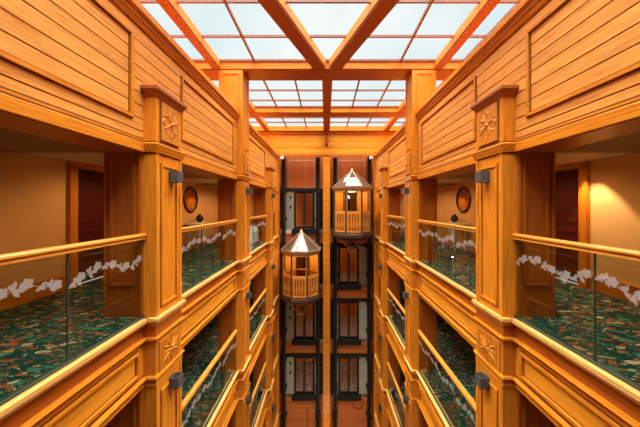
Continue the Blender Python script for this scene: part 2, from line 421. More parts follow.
for s, side in SIDES:
    for k in range(3):
        z = F(k); ya, yb = 4.36, 5.36; dn += 1
        t = sroot('door_%d' % dn)
        bm = B()
        for (a, b_) in ((ya - .11, ya + .02), (yb - .02, yb + .11)): box(bm, s*(XW - .07), s*(XW + .12), a, b_, z, z + 2.08)
        box(bm, s*(XW - .07), s*(XW + .12), ya - .11, yb + .11, z + 2.06, z + 2.17); box(bm, s*(XW - .09), s*XW, ya - .14, yb + .14, z + 2.17, z + 2.20)
        struct('door_frame', bm, 'wood_z', t)
        bm = B(); box(bm, s*(XW + .07), s*(XW + .11), ya + .02, yb - .02, z + .01, z + 2.06)
        for (za, zb) in ((.2, .95), (1.1, 1.9)): frame_y(bm, s, ya + .15, yb - .15, z + za, z + zb, XW + .07, .04, .02)
        lf = struct('door_leaf', bm, 'mahogany', t)
        bm = B(); tube(bm, [(s*(XW + .07), yb - .1, z + 1.0), (s*(XW + .02), yb - .1, z + 1.0), (s*(XW + .02), yb - .2, z + 1.0)], .012); struct('handle', bm, 'brass', lf)

# lobby behind the lifts, wall behind the camera, ground
t = sroot('wall_back')
bm = B(); box(bm, -XW - .1, XW + .1, YL, YL + .1, F(4), F(0) + 2.4); struct('lobby_wall', bm, 'red_z', t)
bm = B(); box(bm, -3.85, 3.85, YB - .15, YB, F(4), ZG + .1); struct('wall_front', bm, 'mahogany')
bm = B(); box(bm, -3.7, 3.7, YB, .6, ZG - .14, ZG - .08); struct('light_block_ceiling', bm, 'red_beam')  # added out of view to cut light on the camera-facing flanks
bm = B(); box(bm, -A - .05, A + .05, YB, YS + 3.1, F(4) - .05, F(4) - .013); struct('floor', bm, 'stone')
for k in range(5):
    bm = B(); box(bm, -XW, XW, YL - .03, YL, F(k) + .95, F(k) + 1.02); box(bm, -XW, XW, YL - .03, YL, F(k), F(k) + .18)
    for q in range(-4, 5): box(bm, q*.95 - .05, q*.95 + .05, YL - .02, YL, F(k) + .18, F(k) + 2.3)
    struct('dado_molding', bm, 'wood_x', t)
t = sroot('floor_lobby'); c = sroot('ceiling_lobby')
for k in range(5):
    z = F(k)
    bm = B(); box(bm, -A, A, YS + .12, YL, z - .012, z + .004); struct('carpet', bm, 'lobby_carpet', t)
    if k < 4:
        bm = B(); box(bm, -A, A, YS + .12, YL, z - .2, z - .013); struct('slab', bm, 'stone', t)
    zc = z + 2.25
    bm = B(); box(bm, -A + .02, A - .02, YS + .12, YL, zc, zc + .05); struct('ceiling_panel', bm, 'ceil', c)

# ------------------------------------------------------------------ pillars
# local frame: x = 0 is the pillar's face towards the atrium, body runs to -PW; y is centred
PD = .56
def leafy(bm, yc, zc, r, x):
    """swirling carved foliage inside a square"""
    for j in range(4):
        a = j*PI/2 + .5
        leaf(bm, (x, yc, zc), a, r*.95, r*.34, .013)
        for q in (-1, 1):
            c = (x, yc + math.cos(a)*r*.45, zc + math.sin(a)*r*.45)
            leaf(bm, c, a + q*.95, r*.55, r*.24, .011)
        c = (x, yc + math.cos(a + .75)*r*.70, zc + math.sin(a + .75)*r*.70)
        leaf(bm, c, a + 1.9, r*.45, r*.22, .010)
    leaf(bm, (x, yc - .03, zc), 0, .06, .06, .04)
def rosette(bm, yc, zc, r, x):
    for j in range(12):
        a = j*PI/6
        leaf(bm, (x, yc + math.cos(a)*.02, zc + math.sin(a)*.02), a, r*(1.0 if j % 2 else .72), r*.22, .014)
    for j in range(6):
        leaf(bm, (x + .012, yc, zc), j*PI/3 + .2, r*.36, r*.2, .015)
def make_pillar(tall, label, group=None):
    t = thing('carved_pillar', label, 'pillar', kind='thing')
    z0 = F(4)
    R = lambda z: z - z0                      # local height
    y0, y1 = -PD/2, PD/2
    top = ZU if tall else ZC + 1.41
    def faces(za, zb, bm_front, bm_sides, w=.032, d=.016, inset=.10):
        # raised mouldings on the atrium face and on both flanks
        for (ya, yb, z1, z2) in ((y0+inset, y1-inset, zb-w, zb), (y0+inset, y1-inset, za, za+w), (y0+inset, y0+inset+w, za+w, zb-w), (y1-inset-w, y1-inset, za+w, zb-w)):
            box(bm_front, -.002, d, ya, yb, z1, z2)
        for sy in (y0, y1):
            o = -1 if sy < 0 else 1
            xa, xb = -PW + .10, -(A - AC) - .10
            for (a, b_, z1, z2) in ((xa, xb, zb-w, zb), (xa, xb, za+.3, za+.3+w), (xa, xa+w, za+.3+w, zb-w), (xb-w, xb, za+.3+w, zb-w)):
                box(bm_sides, a, b_, sy - o*.002, sy + o*d, z1, z2)
    for k in range(5):
        za = R(F(k)); zb = R(HEAD) if k == 0 else R(F(k-1) - .86)
        bm = B(); box(bm, -PW, 0, y0, y1, za, zb)
        # thin pilaster strips at the corners make the panelled look
        for q in (y0, y1 - .05): box(bm, 0, .010, q, q + .05, za, zb)
        sh = obj('shaft', bm, 'wood_z', t)
        bm = B(); bs = B(); faces(za + .10, zb - .13, bm, bs)
        obj('shaft_molding', bm, 'wood_z', sh)
        bm = B(); i_ = .132
        for (ya, yb, z1, z2) in ((y0+i_, y1-i_, zb-.174, zb-.162), (y0+i_, y0+i_+.012, za+.132, zb-.174), (y1-i_-.012, y1-i_, za+.132, zb-.174), (y0+.088, y0+.10, za+.10, zb-.118), (y1-.10, y1-.088, za+.10, zb-.118), (y0+.088, y1-.088, za+.088, za+.10)): box(bm, -.002, .005, ya, yb, z1, z2)
        obj('shaft_shade_line', bm, 'joint_shade', sh); bs.free()  # thin dark strips paint shade inside and outside the shaft moulding
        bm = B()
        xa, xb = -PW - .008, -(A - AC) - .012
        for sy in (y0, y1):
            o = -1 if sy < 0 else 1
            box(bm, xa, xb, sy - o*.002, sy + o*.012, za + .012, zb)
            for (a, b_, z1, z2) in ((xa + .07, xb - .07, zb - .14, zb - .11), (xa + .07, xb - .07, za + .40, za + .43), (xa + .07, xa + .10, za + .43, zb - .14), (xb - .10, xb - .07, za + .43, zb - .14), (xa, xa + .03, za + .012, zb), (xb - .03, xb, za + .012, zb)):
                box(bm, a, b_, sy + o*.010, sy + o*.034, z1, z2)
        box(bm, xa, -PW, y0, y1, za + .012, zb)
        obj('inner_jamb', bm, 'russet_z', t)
        if k < 4:
            # block at floor level: courses wrapped round the pillar, a carved square between
            z = za
            for part, sel, mt in (('floor_molding', (0, 1, 2), 'ledge'), ('frieze_shade_strip', (3,), 'russet_y'), ('upper_molding', (4, 5), 'wood_y'), ('lower_molding', (7, 8, 9), 'wood_y')):  # frieze repeats the painted under-ledge shade
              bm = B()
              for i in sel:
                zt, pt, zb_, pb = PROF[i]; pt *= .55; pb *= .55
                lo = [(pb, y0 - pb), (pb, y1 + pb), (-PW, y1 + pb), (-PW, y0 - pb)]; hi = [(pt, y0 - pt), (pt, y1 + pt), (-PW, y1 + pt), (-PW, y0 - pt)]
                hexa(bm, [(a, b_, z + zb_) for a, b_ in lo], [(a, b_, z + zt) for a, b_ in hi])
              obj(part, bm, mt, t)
            bm = B(); box(bm, -PW, 0, y0, y1, z - .735, z - .300)
            box(bm, 0, .016, y0 + .05, y1 - .05, z - .72, z - .34)
            for j in range(9): box(bm, .016, .022, y0 + .075 + j*.046, y0 + .098 + j*.046, z - .70, z - .36)
            cb = obj('carved_block', bm, 'carved', t)
            bm = B(); rosette(bm, 0, z - .53, .185, .020); obj('rosette', bm, 'carved', cb)
    zh = R(HEAD)
    bm = B()
    for a, b_, p, q in ((0, .05, .02, .035), (.05, .10, .035, .05), (.10, .125, .05, .01)):
        hexa(bm, [(p, y0-p, zh+a), (p, y1+p, zh+a), (-PW, y1+p, zh+a), (-PW, y0-p, zh+a)], [(q, y0-q, zh+b_), (q, y1+q, zh+b_), (-PW, y1+q, zh+b_), (-PW, y0-q, zh+b_)])
    obj('neck_molding', bm, 'wood_y', t)
    bm = B()
    for a in (-.016, .126): box(bm, -(A - AC), .006, y0 - .006, y1 + .006, zh + a, zh + a + .016)
    obj('neck_shade_line', bm, 'joint_shade', t)  # dark bands imitate shadow below and above the neck moulding
    bm = B(); box(bm, -PW if tall else -(A - AC) - .02, 0, y0, y1, zh + .1, R(top))
    hd = obj('pillar_head', bm, 'wood_z', t)
    bm = B(); q_ = R(ZC + 1.10); box(bm, -.002, .006, y0 + .07, y1 - .07, q_ - .27, q_ + .27); obj('panel_shade_border', bm, 'joint_shade', hd)  # dark raised sheet paints a shade border around the carved panel
    zc = R(ZC + 1.10)
    bm = B(); box(bm, -.002, .024, y0 + .09, y1 - .09, zc - .25, zc + .25)
    cp = obj('carved_panel', bm, 'carved', hd, bevel=.006)
    # (third level is as deep as names go: the relief belongs to the panel's own mesh level)
    bm = B(); leafy(bm, 0, zc, .21, .024); obj('carved_leaves', bm, 'carved', hd)
    if not tall:
        bm = B(); zz = R(top)
        for a, b_, p, q in ((-.04, .0, .005, .022), (0, .045, .022, .055), (.045, .085, .062, .062), (.085, .10, .062, .045)):
            hexa(bm, [(p, y0-p, zz+a), (p, y1+p, zz+a), (-.15, y1+p, zz+a), (-.15, y0-p, zz+a)], [(q, y0-q, zz+b_), (q, y1+q, zz+b_), (-.15, y1+q, zz+b_), (-.15, y0-q, zz+b_)])
        obj('capital', bm, 'cap', t)
    else:
        bm = B()
        za, zb, w = R(ZC + 1.50), R(ZC + 3.42), .03
        for (ya, yb, z1, z2) in ((y0+.1, y1-.1, zb-w, zb), (y0+.1, y1-.1, za, za+w), (y0+.1, y0+.1+w, za+w, zb-w), (y1-.1-w, y1-.1, za+w, zb-w)): box(bm, -.002, .016, ya, yb, z1, z2)
        za = R(COR + .1)
        for sy in (y0, y1):
            o = -1 if sy < 0 else 1
            for (a, b_, z1, z2) in ((-PW+.1, -.1, zb-w, zb), (-PW+.1, -.1, za, za+w), (-PW+.1, -PW+.1+w, za+w, zb-w), (-.1-w, -.1, za+w, zb-w)): box(bm, a, b_, sy - o*.002, sy + o*.016, z1, z2)
        obj('head_molding', bm, 'wood_z', hd)
    return t
pl = make_pillar(False, 'nearest wooden pillar on the left, carved leaf square under a capital')
pt = make_pillar(True, 'tall wooden pillar on the left, rising past the cornice to the roof beam')
yc = [(a + b_)/2 for a, b_ in YP]
pl.location = (-AC, yc[0], F(4)); pt.location = (-AC, yc[1], F(4))
dup(pl, 'nearest wooden pillar on the right, carved leaf square under a capital', (AC, yc[0], F(4)), PI)
dup(pt, 'tall wooden pillar on the right, rising past the cornice to the roof beam', (AC, yc[1], F(4)), PI)
dup(pl, 'farthest wooden pillar on the left, close to the lift shafts', (-AC, yc[2], F(4)))
dup(pl, 'farthest wooden pillar on the right, close to the lift shafts', (AC, yc[2], F(4)), PI)

# ------------------------------------------------------------------ wall lamps on the pillars
WHERE = ['nearest', 'tall middle', 'farthest']
LEV = ['on the top gallery', 'one gallery down', 'two galleries down', 'three galleries down']
lamp0 = None
for k in range(4):
    for i in range(3):
        for s, side in SIDES:
            lab = 'black box wall lamp on the %s %s pillar, %s' % (WHERE[i], side, LEV[k])
            loc = (s*(AC - .010), yc[i] + .03, F(k) + 1.80); loc = (loc[0], loc[1] - .0, loc[2]); rz = 0 if s < 0 else PI
            if lamp0 is None:
                lamp0 = thing('wall_lamp', lab, 'wall lamp', loc, rz, 'box lamps on the pillars')
                bm = B(); box(bm, -.009, .012, -.045, .045, -.07, .07); obj('back_plate', bm, 'black', lamp0)
                bm = B()
                for (a, b_, c, d) in ((.012, .125, -.065, -.057), (.012, .125, .057, .065)): box(bm, a, b_, c, d, -.075, .075)
                for (a, b_) in ((.012, .02), (.117, .125)): box(bm, a, b_, -.057, .057, -.075, .075)
                obj('housing', bm, 'lamp', lamp0)
                bm = B(); box(bm, .02, .117, -.057, .057, -.06, .06); obj('lamp_core', bm, 'black', lamp0)
            else: dup(lamp0, lab, loc, rz)

# ------------------------------------------------------------------ glass railings
def vine(bm, y0, y1, zc, x, rnd):
    """etched vine: a wavy stem with leaves and blossoms, flat on the glass"""
    def flat(c, ang, ln, wd):
        ca, sa = math.cos(ang), math.sin(ang)
        vs = []
        for u, v in ((0, 0), (.25, .42), (.55, .5), (.85, .25), (1, 0), (.85, -.25), (.55, -.5), (.25, -.42)):
            a, b_ = u*ln, v*wd
            vs.append(bm.verts.new((x, c[0] + a*ca - b_*sa, c[1] + a*sa + b_*ca)))
        bm.faces.new(vs)
    y = y0 + .02; ph = rnd.random()*6; prev = None
    f = lambda y: zc + .045*math.sin(y*9 + ph)
    while y < y1 - .02:
        q = (y, f(y))
        if prev:
            vs = [bm.verts.new((x, prev[0], prev[1] - .004)), bm.verts.new((x, q[0], q[1] - .004)), bm.verts.new((x, q[0], q[1] + .004)), bm.verts.new((x, prev[0], prev[1] + .004))]
            bm.faces.new(vs)
        prev = q; y += .03
    y = y0 + .04; j = 0
    while y < y1 - .04:
        if j % 3 == 2:
            for a in range(5): flat((y, f(y) + .02), a*2*PI/5 + .3 + ph, .05, .042)
            y += .03
        else:
            sg = 1 if j % 2 else -1
            q = rnd.uniform(.75, 1.2)
            flat((y, f(y)), sg*1.1*q, .062*q, .034); flat((y + .015, f(y)), -sg*.7*q + PI, .062, .034)
            flat((y, f(y)), -sg*.8*q, .062*q, .034)
        y += rnd.uniform(.035, .065); j += 1
def make_railing(y0, y1, seams, label):
    yc_ = (y0 + y1)/2; L = y1 - y0
    t = thing('glass_railing', label, 'railing', group='glass railings along the galleries')
    # local: x=0 glass plane, +x to the atrium
    bm = B()
    prof = [(-.04, 1.015), (-.04, 1.04), (-.028, 1.055), (.028, 1.055), (.042, 1.042), (.042, 1.026), (.022, 1.018), (.022, 1.006), (.036, 1.002), (.036, .986), (-.03, .986), (-.03, 1.0)]
    prism(bm, prof, -L/2 + .036, L/2 - .036); obj('handrail', bm, 'rail', t)
    bm = B(); box(bm, -.02, .02, -L/2 + .036, L/2 - .036, .004, .035); obj('bottom_channel', bm, 'edge', t)
    ys = [y0 + .04] + seams + [y1 - .04]
    for a, b_ in zip(ys, ys[1:]):
        bm = B(); box(bm, -.005, .005, a - yc_ + .006, b_ - yc_ - .006, .035, .986)
        g = obj('glass_panel', bm, 'glass', t)
        bm = B(); vine(bm, a - yc_, b_ - yc_, .74, .0065, random.Random(int(a*100))); obj('etched_leaves', bm, 'etch', g)
    for q in seams:
        bm = B(); box(bm, -.006, .006, q - yc_ - .0055, q - yc_ + .0055,   .035, .986); obj('joint_strip', bm, 'edge', t)
    return t
XR = A - .005
BW = ['nearest', 'middle', 'farthest']
for i, (y0, y1) in enumerate(BAYS):
    seams = [[-1.53, -.56, .355, 1.27, 2.24], [4.66, 5.58], [7.99, 8.86]][i]
    r0 = None
    for k in range(4):
        for s, side in SIDES:
            lab = 'glass railing with etched leaf vine, %s %s bay, %s' % (BW[i], side, LEV[k])
            loc = (s*XR, (y0 + y1)/2, F(k)); rz = 0 if s < 0 else PI
            if i == 0 and k > 1: continue          # below the frame
            if r0 is None: r0 = make_railing(y0, y1, seams, lab); r0.location = loc
            else: dup(r0, lab, loc, rz)

# ------------------------------------------------------------------ roof: beams and glazing
def beam(name, p, q, w, mat, label, za=ZU, zb=None):
    bm = B(); zb = zb or ZG - .015
    z = (za + zb)/2
    bar(bm, (p[0], p[1], z), (q[0], q[1], z), w, zb - za)
    o = struct(name, bm, mat); tag(o, label, 'beam'); return o
def xbeam(y0, y1, label):
    t = sroot('roof_beam'); tag(t, label, 'beam')
    bm = B(); box(bm, -3.7, 3.7, y0 + .02, y1 - .02, ZU, ZG - .015); struct('beam_body', bm, 'red_beam_x', t)
    bm = B()
    for y, d in ((y0, 1), (y1, -1)): box(bm, -3.7, 3.7, y, y + d*.02, ZU + .03, ZG - .015)
    struct('beam_facing', bm, 'wood_x', t)
xbeam(YP[0][0], YP[0][1], 'cross beam under the roof over the nearest pillars')
xbeam(YP[1][0], YP[1][1], 'wide cross beam resting on the two tall pillars')
xbeam(9.52, 9.98, 'farther cross beam near the end wall')
xbeam(11.85, YE, 'narrow cross beam along the top of the end wall')
def long_beam(x, y0, y1, w, label):
    t = sroot('roof_rafter'); tag(t, label, 'beam')
    p, q = Vector((x[0], y0, 0)), Vector((x[1], y1, 0))
    d = (q - p).normalized(); nrm = Vector((-d.y, d.x, 0))
    z = (ZU + .015 + ZG - .02)/2; h = ZG - .02 - ZU - .015
    bm = B(); bar(bm, p + Vector((0,0,z)), q + Vector((0,0,z)), w - .03, h); struct('beam_body', bm, 'red_beam', t)
    bm = B()
    for sg in (-1, 1):
        o = nrm*sg*(w/2 - .0075) + Vector((0,0,z + .02)); bar(bm, p + o, q + o, .015, h - .04)
    struct('beam_facing', bm, 'wood_y', t)
for s, side in SIDES:
    long_beam((s*1.30, s*.20), YP[0][1], YP[1][0], .33, '%s rafter of the V under the roof' % side)
    long_beam((s*2.86, s*2.86), YP[0][1], YP[1][0], .21, 'straight rafter beside the V, %s side' % side)
    long_beam((s*2.80, s*2.80), YP[1][1], 9.52, .21, 'straight rafter along the %s side beyond the tall pillar' % side)
    long_beam((s*2.80, s*2.80), 9.98, 11.85, .21, 'short straight rafter on the %s at the end wall' % side)
long_beam((0, 0), YP[1][1], 9.52, .29, 'central ridge rafter beyond the wide cross beam')
long_beam((0, 0), 9.98, 11.85, .29, 'short central ridge rafter at the end wall')
bm = B(); box(bm, -.085, .085, 11.80, YE, ZC + 2.93, ZC + 3.40); hexa(bm, [(-.05, 11.88, ZC+2.85), (.05, 11.88, ZC+2.85), (.05, YE, ZC+2.85), (-.05, YE, ZC+2.85)], [(-.085, 11.80, ZC+2.93), (.085, 11.80, ZC+2.93), (.085, YE, ZC+2.93), (-.085, YE, ZC+2.93)])
box(bm, -.11, .11, 11.74, YE, ZC+3.40, ZU)
tag(obj('corbel', bm, 'red_beam'), 'small reddish wooden corbel under the ridge rafter on the end wall', 'corbel')
wn_ = 0
for (y0, y1, purl) in ((YB, YP[0][0], [-1.5, -.5, .5, 1.5, 2.5]), (YP[0][1], YP[1][0], [4.62, 5.57]), (YP[1][1], 9.52, [7.40, 8.17, 8.95]), (9.98, YE, [10.7, 11.3])):
    for s, side in SIDES:
        wn_ += 1; t = sroot('window_%d' % wn_)
        bm = B(); box(bm, 0, s*3.7, y0, y1, ZG, ZG + .012); struct('pane', bm, 'roof_glass', t)
        bm = B()
        for x in (.95, 1.88, 3.5):
            if y0 == YP[0][1] and x == .95: continue
            box(bm, s*(x - .022), s*(x + .022), y0, y1, ZG - .06, ZG - .001)
        for y in purl: box(bm, 0, s*3.7, y - .018, y + .018, ZG - .05, ZG - .001)
        box(bm, 0, s*3.7, y1 - .03, y1 + .0, ZG - .05, ZG - .001)
        struct('glazing_bar', bm, 'bar', t)

# ------------------------------------------------------------------ end wall and lift shafts
w = sroot('wall_end')
ZO = ZC + 2.47                    # head of the shaft openings
bm = B()
z = ZO
hgt = (ZU + .2 - ZO)/4
for j in range(4): box(bm, -3.7, 3.7, YE, YE + .05, z + j*hgt + (.0 if j == 0 else .007), z + (j+1)*hgt - .007)
struct('boarding', bm, 'boards_x', w)
bm = B(); box(bm, -3.7, 3.7, YE + .045, YE + .25, ZO, ZG); struct('joint_backing', bm, 'joint_shade', w)
bm = B(); box(bm, -A, A, YE - .03, YE + .03, ZO - .05, ZO + .05); struct('head_molding', bm, 'wood_x', w)
bm = B()
z = F(4)
while z < ZO - .06:
    box(bm, -.165, .165, YE, YE + .3, z + .010, min(z + .30, ZO - .05)); z += .306
cp_ = struct('center_pier', bm, 'wood_x', w)
bm = B(); box(bm, -.15, .15, YE + .02, YE + .3, F(4), ZO - .05); struct('pier_core', bm, 'joint_shade', cp_)
for s, side in SIDES:
    bm = B(); box(bm, s*(A - .08), s*AO, YE, YE + .12, F(4), ZO + .1); struct('end_pier', bm, 'wood_z', w)
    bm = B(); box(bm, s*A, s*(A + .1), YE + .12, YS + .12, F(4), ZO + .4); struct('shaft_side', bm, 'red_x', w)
# the back of the shafts
t = sroot('wall_shaft')
for s, side in SIDES:
    bm = B(); x = .0
    while x < A - .001:
        box(bm, s*(x + .004), s*min(x + .14 - .004, A), YS, YS + .03, ZC + .92, ZO + .6); x += .14
    box(bm, 0, s*A, YS + .02, YS + .12, ZC + .92, ZO + .6)
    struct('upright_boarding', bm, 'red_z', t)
    for k in range(4):
        zt, zb = F(k), (F(k+1) + 2.32 if k < 3 else F(4) - .3)
        bm = B(); z = zb
        while z < zt - .01:
            box(bm, 0, s*A, YS, YS + .03, z + .004, min(z + .14, zt) - .004); z += .14
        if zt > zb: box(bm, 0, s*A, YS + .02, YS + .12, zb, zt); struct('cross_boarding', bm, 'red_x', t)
        else: bm.free()
# landing doors
def make_landing(s, label):
    t = thing('landing_door', label, 'lift door', group='glazed lift doors in the two shafts')
    xs = (.36, .60, 1.13, 1.66, 2.08)
    for a, b_ in ((xs[0], xs[1]), (xs[3], xs[4])):
        bm = B(); box(bm, s*a, s*b_, .0, .06, .24, 2.16); box(bm, s*(a+.02), s*(b_-.02), -.008, 0, .95, .965)
        obj('side_panel', bm, 'grey', t)
    bm = B()
    box(bm, s*xs[0] - s*.02, s*(xs[4] + .26), -.06, .08, 2.16, 2.31); box(bm, s*(xs[1]), s*(xs[1] + .05), -.02, .08, .24, 2.16); box(bm, s*(xs[3] - .05), s*xs[3], -.02, .08, .24, 2.16)
    box(bm, 0, s*xs[0], 0, .06, .24, 2.31); box(bm, s*xs[4], s*A, 0, .06, .24, 2.31)
    obj('door_frame', bm, 'black', t)
    bm = B(); box(bm, s*(xs[0] + .1), s*(xs[3] + .1), -.14, .08, 0, .24); obj('sill', bm, 'black', t)
    if s < 0:
        for z in (1.25, 1.75):
            bm = B(); box(bm, s*(xs[3] + .13), s*(xs[3] + .21), -.02, 0, z, z + .16); obj('call_panel', bm, 'black', t)
    for a, b_ in ((xs[1] + .05, xs[2] - .004), (xs[2] + .004, xs[3] - .05)):
        bm = B()
        for (p, q, z0, z1) in ((a, b_, .25, .36), (a, b_, 2.06, 2.155), (a, a + .05, .36, 2.06), (b_ - .05, b_, .36, 2.06)): box(bm, s*p, s*q, .01, .04, z0, z1)
        d = obj('door_leaf', bm, 'black', t)
        bm = B(); box(bm, s*(a + .05), s*(b_ - .05), .02, .026, .36, 2.06); obj('door_glass', bm, 'clear', d)
    return t
for s, side in SIDES:
    first = None
    for k in range(4):
        lab = 'black framed glazed lift door with grey side panels, %s of the %s shaft' % (ORD[k], side)
        if first is None: first = make_landing(s, lab); first.location = (0, YS, F(0))
        else: dup(first, lab, (0, YS, F(k)))
# guide columns of dark steel
g0 = None
for s, side in SIDES:
    for x, where in ((2.13, 'outer'), (.43, 'inner')):
        lab = 'dark steel lift guide column, %s edge of the %s shaft' % (where, side)
        if g0 is None:
            g0 = thing('guide_column', lab, 'guide column', (s*x, 12.55, F(4)), 0, 'dark lift guide columns')
            bm = B(); hh = ZO - F(4) - .06
            box(bm, -.10, .10, .02, .08, -.0, hh); box(bm, -.05, -.02, -.10, .02, -.0, hh); obj('steel_channel', bm, 'black', g0)
            bm = B(); box(bm, .04, .07, -.08, .02, -.0, hh); obj('guide_rail', bm, 'brown_steel', g0)
            for q in range(10):
                bm = B(); zz = .7 + q*1.405
                box(bm, -.13, .13, -.05, .35, zz, zz + .09); obj('bracket', bm, 'black', g0)
        else: dup(g0, lab, (s*x, 12.55, F(4)))
# steel sway bars across the shafts, just under the head
for s, side in SIDES:
    bm = B(); tube(bm, [(s*.58, 12.78, ZC + 2.30), (s*1.96, 12.78, ZC + 2.30)], .014)
    for x in (.62, 1.9): tube(bm, [(s*x, 12.78, ZC + 2.30), (s*x, 12.78, ZC + .98)], .009)
    tag(obj('hoist_cable', bm, 'grey'), 'thin grey top bar and hanging cables in the %s lift shaft' % side, 'cable')
# black cables on the boards under the lowest doors
zl = F(3)
for s, side, pts in ((-1, 'left', [(-.98, -.36), (-.98, -2.9)]), (1, 'right', [(1.30, -.02), (1.31, -.25), (1.42, -.42), (1.62, -.50), (1.80, -.42), (1.86, -.2), (1.86, -.02)])):
    bm = B(); tube(bm, [(x, YS - .02, zl + z) for x, z in pts], .016)
    tag(obj('black_cable', bm, 'black'), 'black cable hanging on the boards below the lowest %s lift door' % side, 'cable')
# white lamps in the top corners of the shafts
for s, side in SIDES:
    t = thing('floodlight', 'small white floodlight high in the %s lift shaft corner' % side, 'floodlight', (s*2.10, 11.90, ZC + 2.30))
    bm = B(); lathe(bm, [(.03, .05), (.06, .03), (.095, -.08), (.085, -.1)], 14); obj('shade', bm, 'off_white', t, smooth=False)
    bm = B(); box(bm, -.025, .025, -.02, .098, .05, .075); box(bm, -.012, .012, -.012, .012, .03, .06); obj('bracket', bm, 'white', t)

# ------------------------------------------------------------------ the two lift cabs
def make_cab(label, loc):
    t = thing('lift_cab', label, 'lift cab', loc)
    ap = .83; Rr = ap/math.cos(PI/8)
    ang = [PI/8 + j*PI/4 for j in range(8)]
    P = lambda r, j, z: Vector((r*math.cos(ang[j % 8]), r*math.sin(ang[j % 8]), z))
    def octo(bm, prof): lathe(bm, prof, 8, (0,0,0), PI/8)
    bm = B(); octo(bm, [(Rr - .12, -.10), (Rr - .02, -.07), (Rr + .02, 0.0), (Rr + .02, .10), (Rr - .01, .16), (Rr - .01, .20)]); obj('base_ring', bm, 'brown_steel', t)
    bm = B(); octo(bm, [(Rr - .06, .20), (Rr - .06, .215)]); obj('floor_plate', bm, 'carpet', t)
    bm = B(); octo(bm, [(Rr - .02, 2.02), (Rr + .0, 2.03), (Rr + .03, 2.08), (Rr + .06, 2.16), (Rr + .06, 2.21), (Rr - .02, 2.22)]); obj('eave_ring', bm, 'bronze', t)
    apex = Vector((0, 0, 2.98))
    for j in range(8):
        bm = B(); v = [bm.verts.new(p) for p in (P(Rr + .02, j, 2.22), P(Rr + .02, j+1, 2.22), apex)]
        bm.faces.new(v); u = [bm.verts.new(p) for p in (P(Rr - .01, j, 2.215), P(Rr - .01, j+1, 2.215), apex - Vector((0,0,.03)))]
        bm.faces.new(u[::-1])
        for a in range(3): bm.faces.new((v[a], u[a], u[(a+1) % 3], v[(a+1) % 3]))
        obj('roof_pane', bm, 'cab_roof', t)
        bm = B(); bar(bm, P(Rr + .03, j, 2.225), apex + Vector((0,0,.02)), .045, .03); obj('roof_rib', bm, 'bronze', t)
        bm = B(); bar(bm, P(Rr - .02, j, .20), P(Rr - .02, j, 2.03), .065, .065, up=P(1, j, 0)); obj('post', bm, 'brown_steel', t)
        a, b_ = P(Rr - .03, j, 0), P(Rr - .03, j+1, 0); d = (b_ - a).normalized()
        a = a + d*.035; b_ = b_ - d*.035
        up = Vector((0,0,1))
        # glazing with its yellow wooden frame
        bm = B()
        for z in (1.10, 2.00): bar(bm, a + up*z, b_ + up*z, .04, .055)
        for e in (a + d*.008, b_ - d*.008): bar(bm, e + up*1.1, e + up*2.0, .018, .03, up=d)
        wf = obj('window_frame', bm, 'mahogany' if j == 1 else 'rail', t)
        if j in (0, 2):
            bm = B(); bar(bm, a + up*1.55, b_ + up*1.55, .02, .88); obj('side_panel', bm, 'rail', t)
        bm = B(); m1, m2 = a + up*1.10, b_ + up*1.98; nrm = d.cross(up)*.003
        hexa(bm, [a + up*1.12 - nrm, b_ + up*1.12 - nrm, b_ + up*1.12 + nrm, a + up*1.12 + nrm], [a + up*1.98 - nrm, b_ + up*1.98 - nrm, b_ + up*1.98 + nrm, a + up*1.98 + nrm]); obj('window_pane', bm, 'clear', wf)
        # balustrade panel: rails, turned balusters, a back board
        bm = B()
        for z in (.24, 1.04): bar(bm, a + up*z, b_ + up*z, .05, .07)
        for e in (a + d*.010, b_ - d*.010): bar(bm, e + up*.24, e + up*1.04, .02, .03, up=d)
        inn = (d.cross(up))*-.0
        bp = obj('balustrade', bm, 'rail', t)
        n_ = 0 if j == 1 else 5 if j == 5 else 4
        for q in range(n_):
            c = a.lerp(b_, (q + .5)/n_)
            bm = B(); lathe(bm, [(.022, .27), (.022, .33), (.034, .42), (.046, .52), (.03, .64), (.018, .74), (.03, .80), (.02, .84), (.024, .90), (.024, 1.01)], 8, (c.x, c.y, 0)); obj('baluster', bm, 'rail', bp, smooth=True)
        ci = (a + b_)/2; inward = -ci.normalized()*.05
        bm = B(); bar(bm, a + inward + up*.62, b_ + inward + up*.62, .012, .78); obj('cab_door_board' if j == 1 else 'inner_board', bm, 'mahogany' if j == 1 else 'russet_z', t)
    bm = B(); octo(bm, [(.05, 2.94), (.06, 3.0), (.03, 3.04), (.01, 3.09)]); obj('finial', bm, 'brass', t)
    # frame hanging under the floor
    bm = B()
    for q in (-1, 1):
        bar(bm, (q*.62, -.45, -.10), (q*.05, -.30, -.66), .04); bar(bm, (q*.62, .45, -.10), (q*.05, .30, -.66), .04); bar(bm, (q*.62, -.45, -.10), (q*.62, .45, -.10), .05)
        bar(bm, (q*.30, -.5, -.10), (-q*.05, -.30, -.66), .03)
    box(bm, -.16, .16, -.36, .36, -.72, -.64)
    obj('underframe', bm, 'bronze', t)
    bm = B(); lathe(bm, [(Rr - .14, -.10), (.62, -.15), (.40, -.20), (.16, -.24)], 16); obj('belly', bm, 'black', t, smooth=True)
    bm = B(); lathe(bm, [(.16, 2.0), (.16, 2.03)], 16); obj('ceiling_lamp', bm, 'glow', t)
    bm = B(); octo(bm, [(Rr - .1, 2.03), (Rr - .1, 2.05)]); obj('cab_ceiling', bm, 'wood_x', t)
    return t
XC, YCAB = 1.17, 11.70
make_cab('lower glazed lift cab in the left shaft, under a peaked roof', (-XC, YCAB, F(1) + .05))
cab_r = None
for o in COL.objects:
    if o.name == 'lift_cab': cab_l = o
dup(cab_l, 'upper glazed lift cab in the right shaft, under a peaked roof', (XC, YCAB, F(0) + .05))

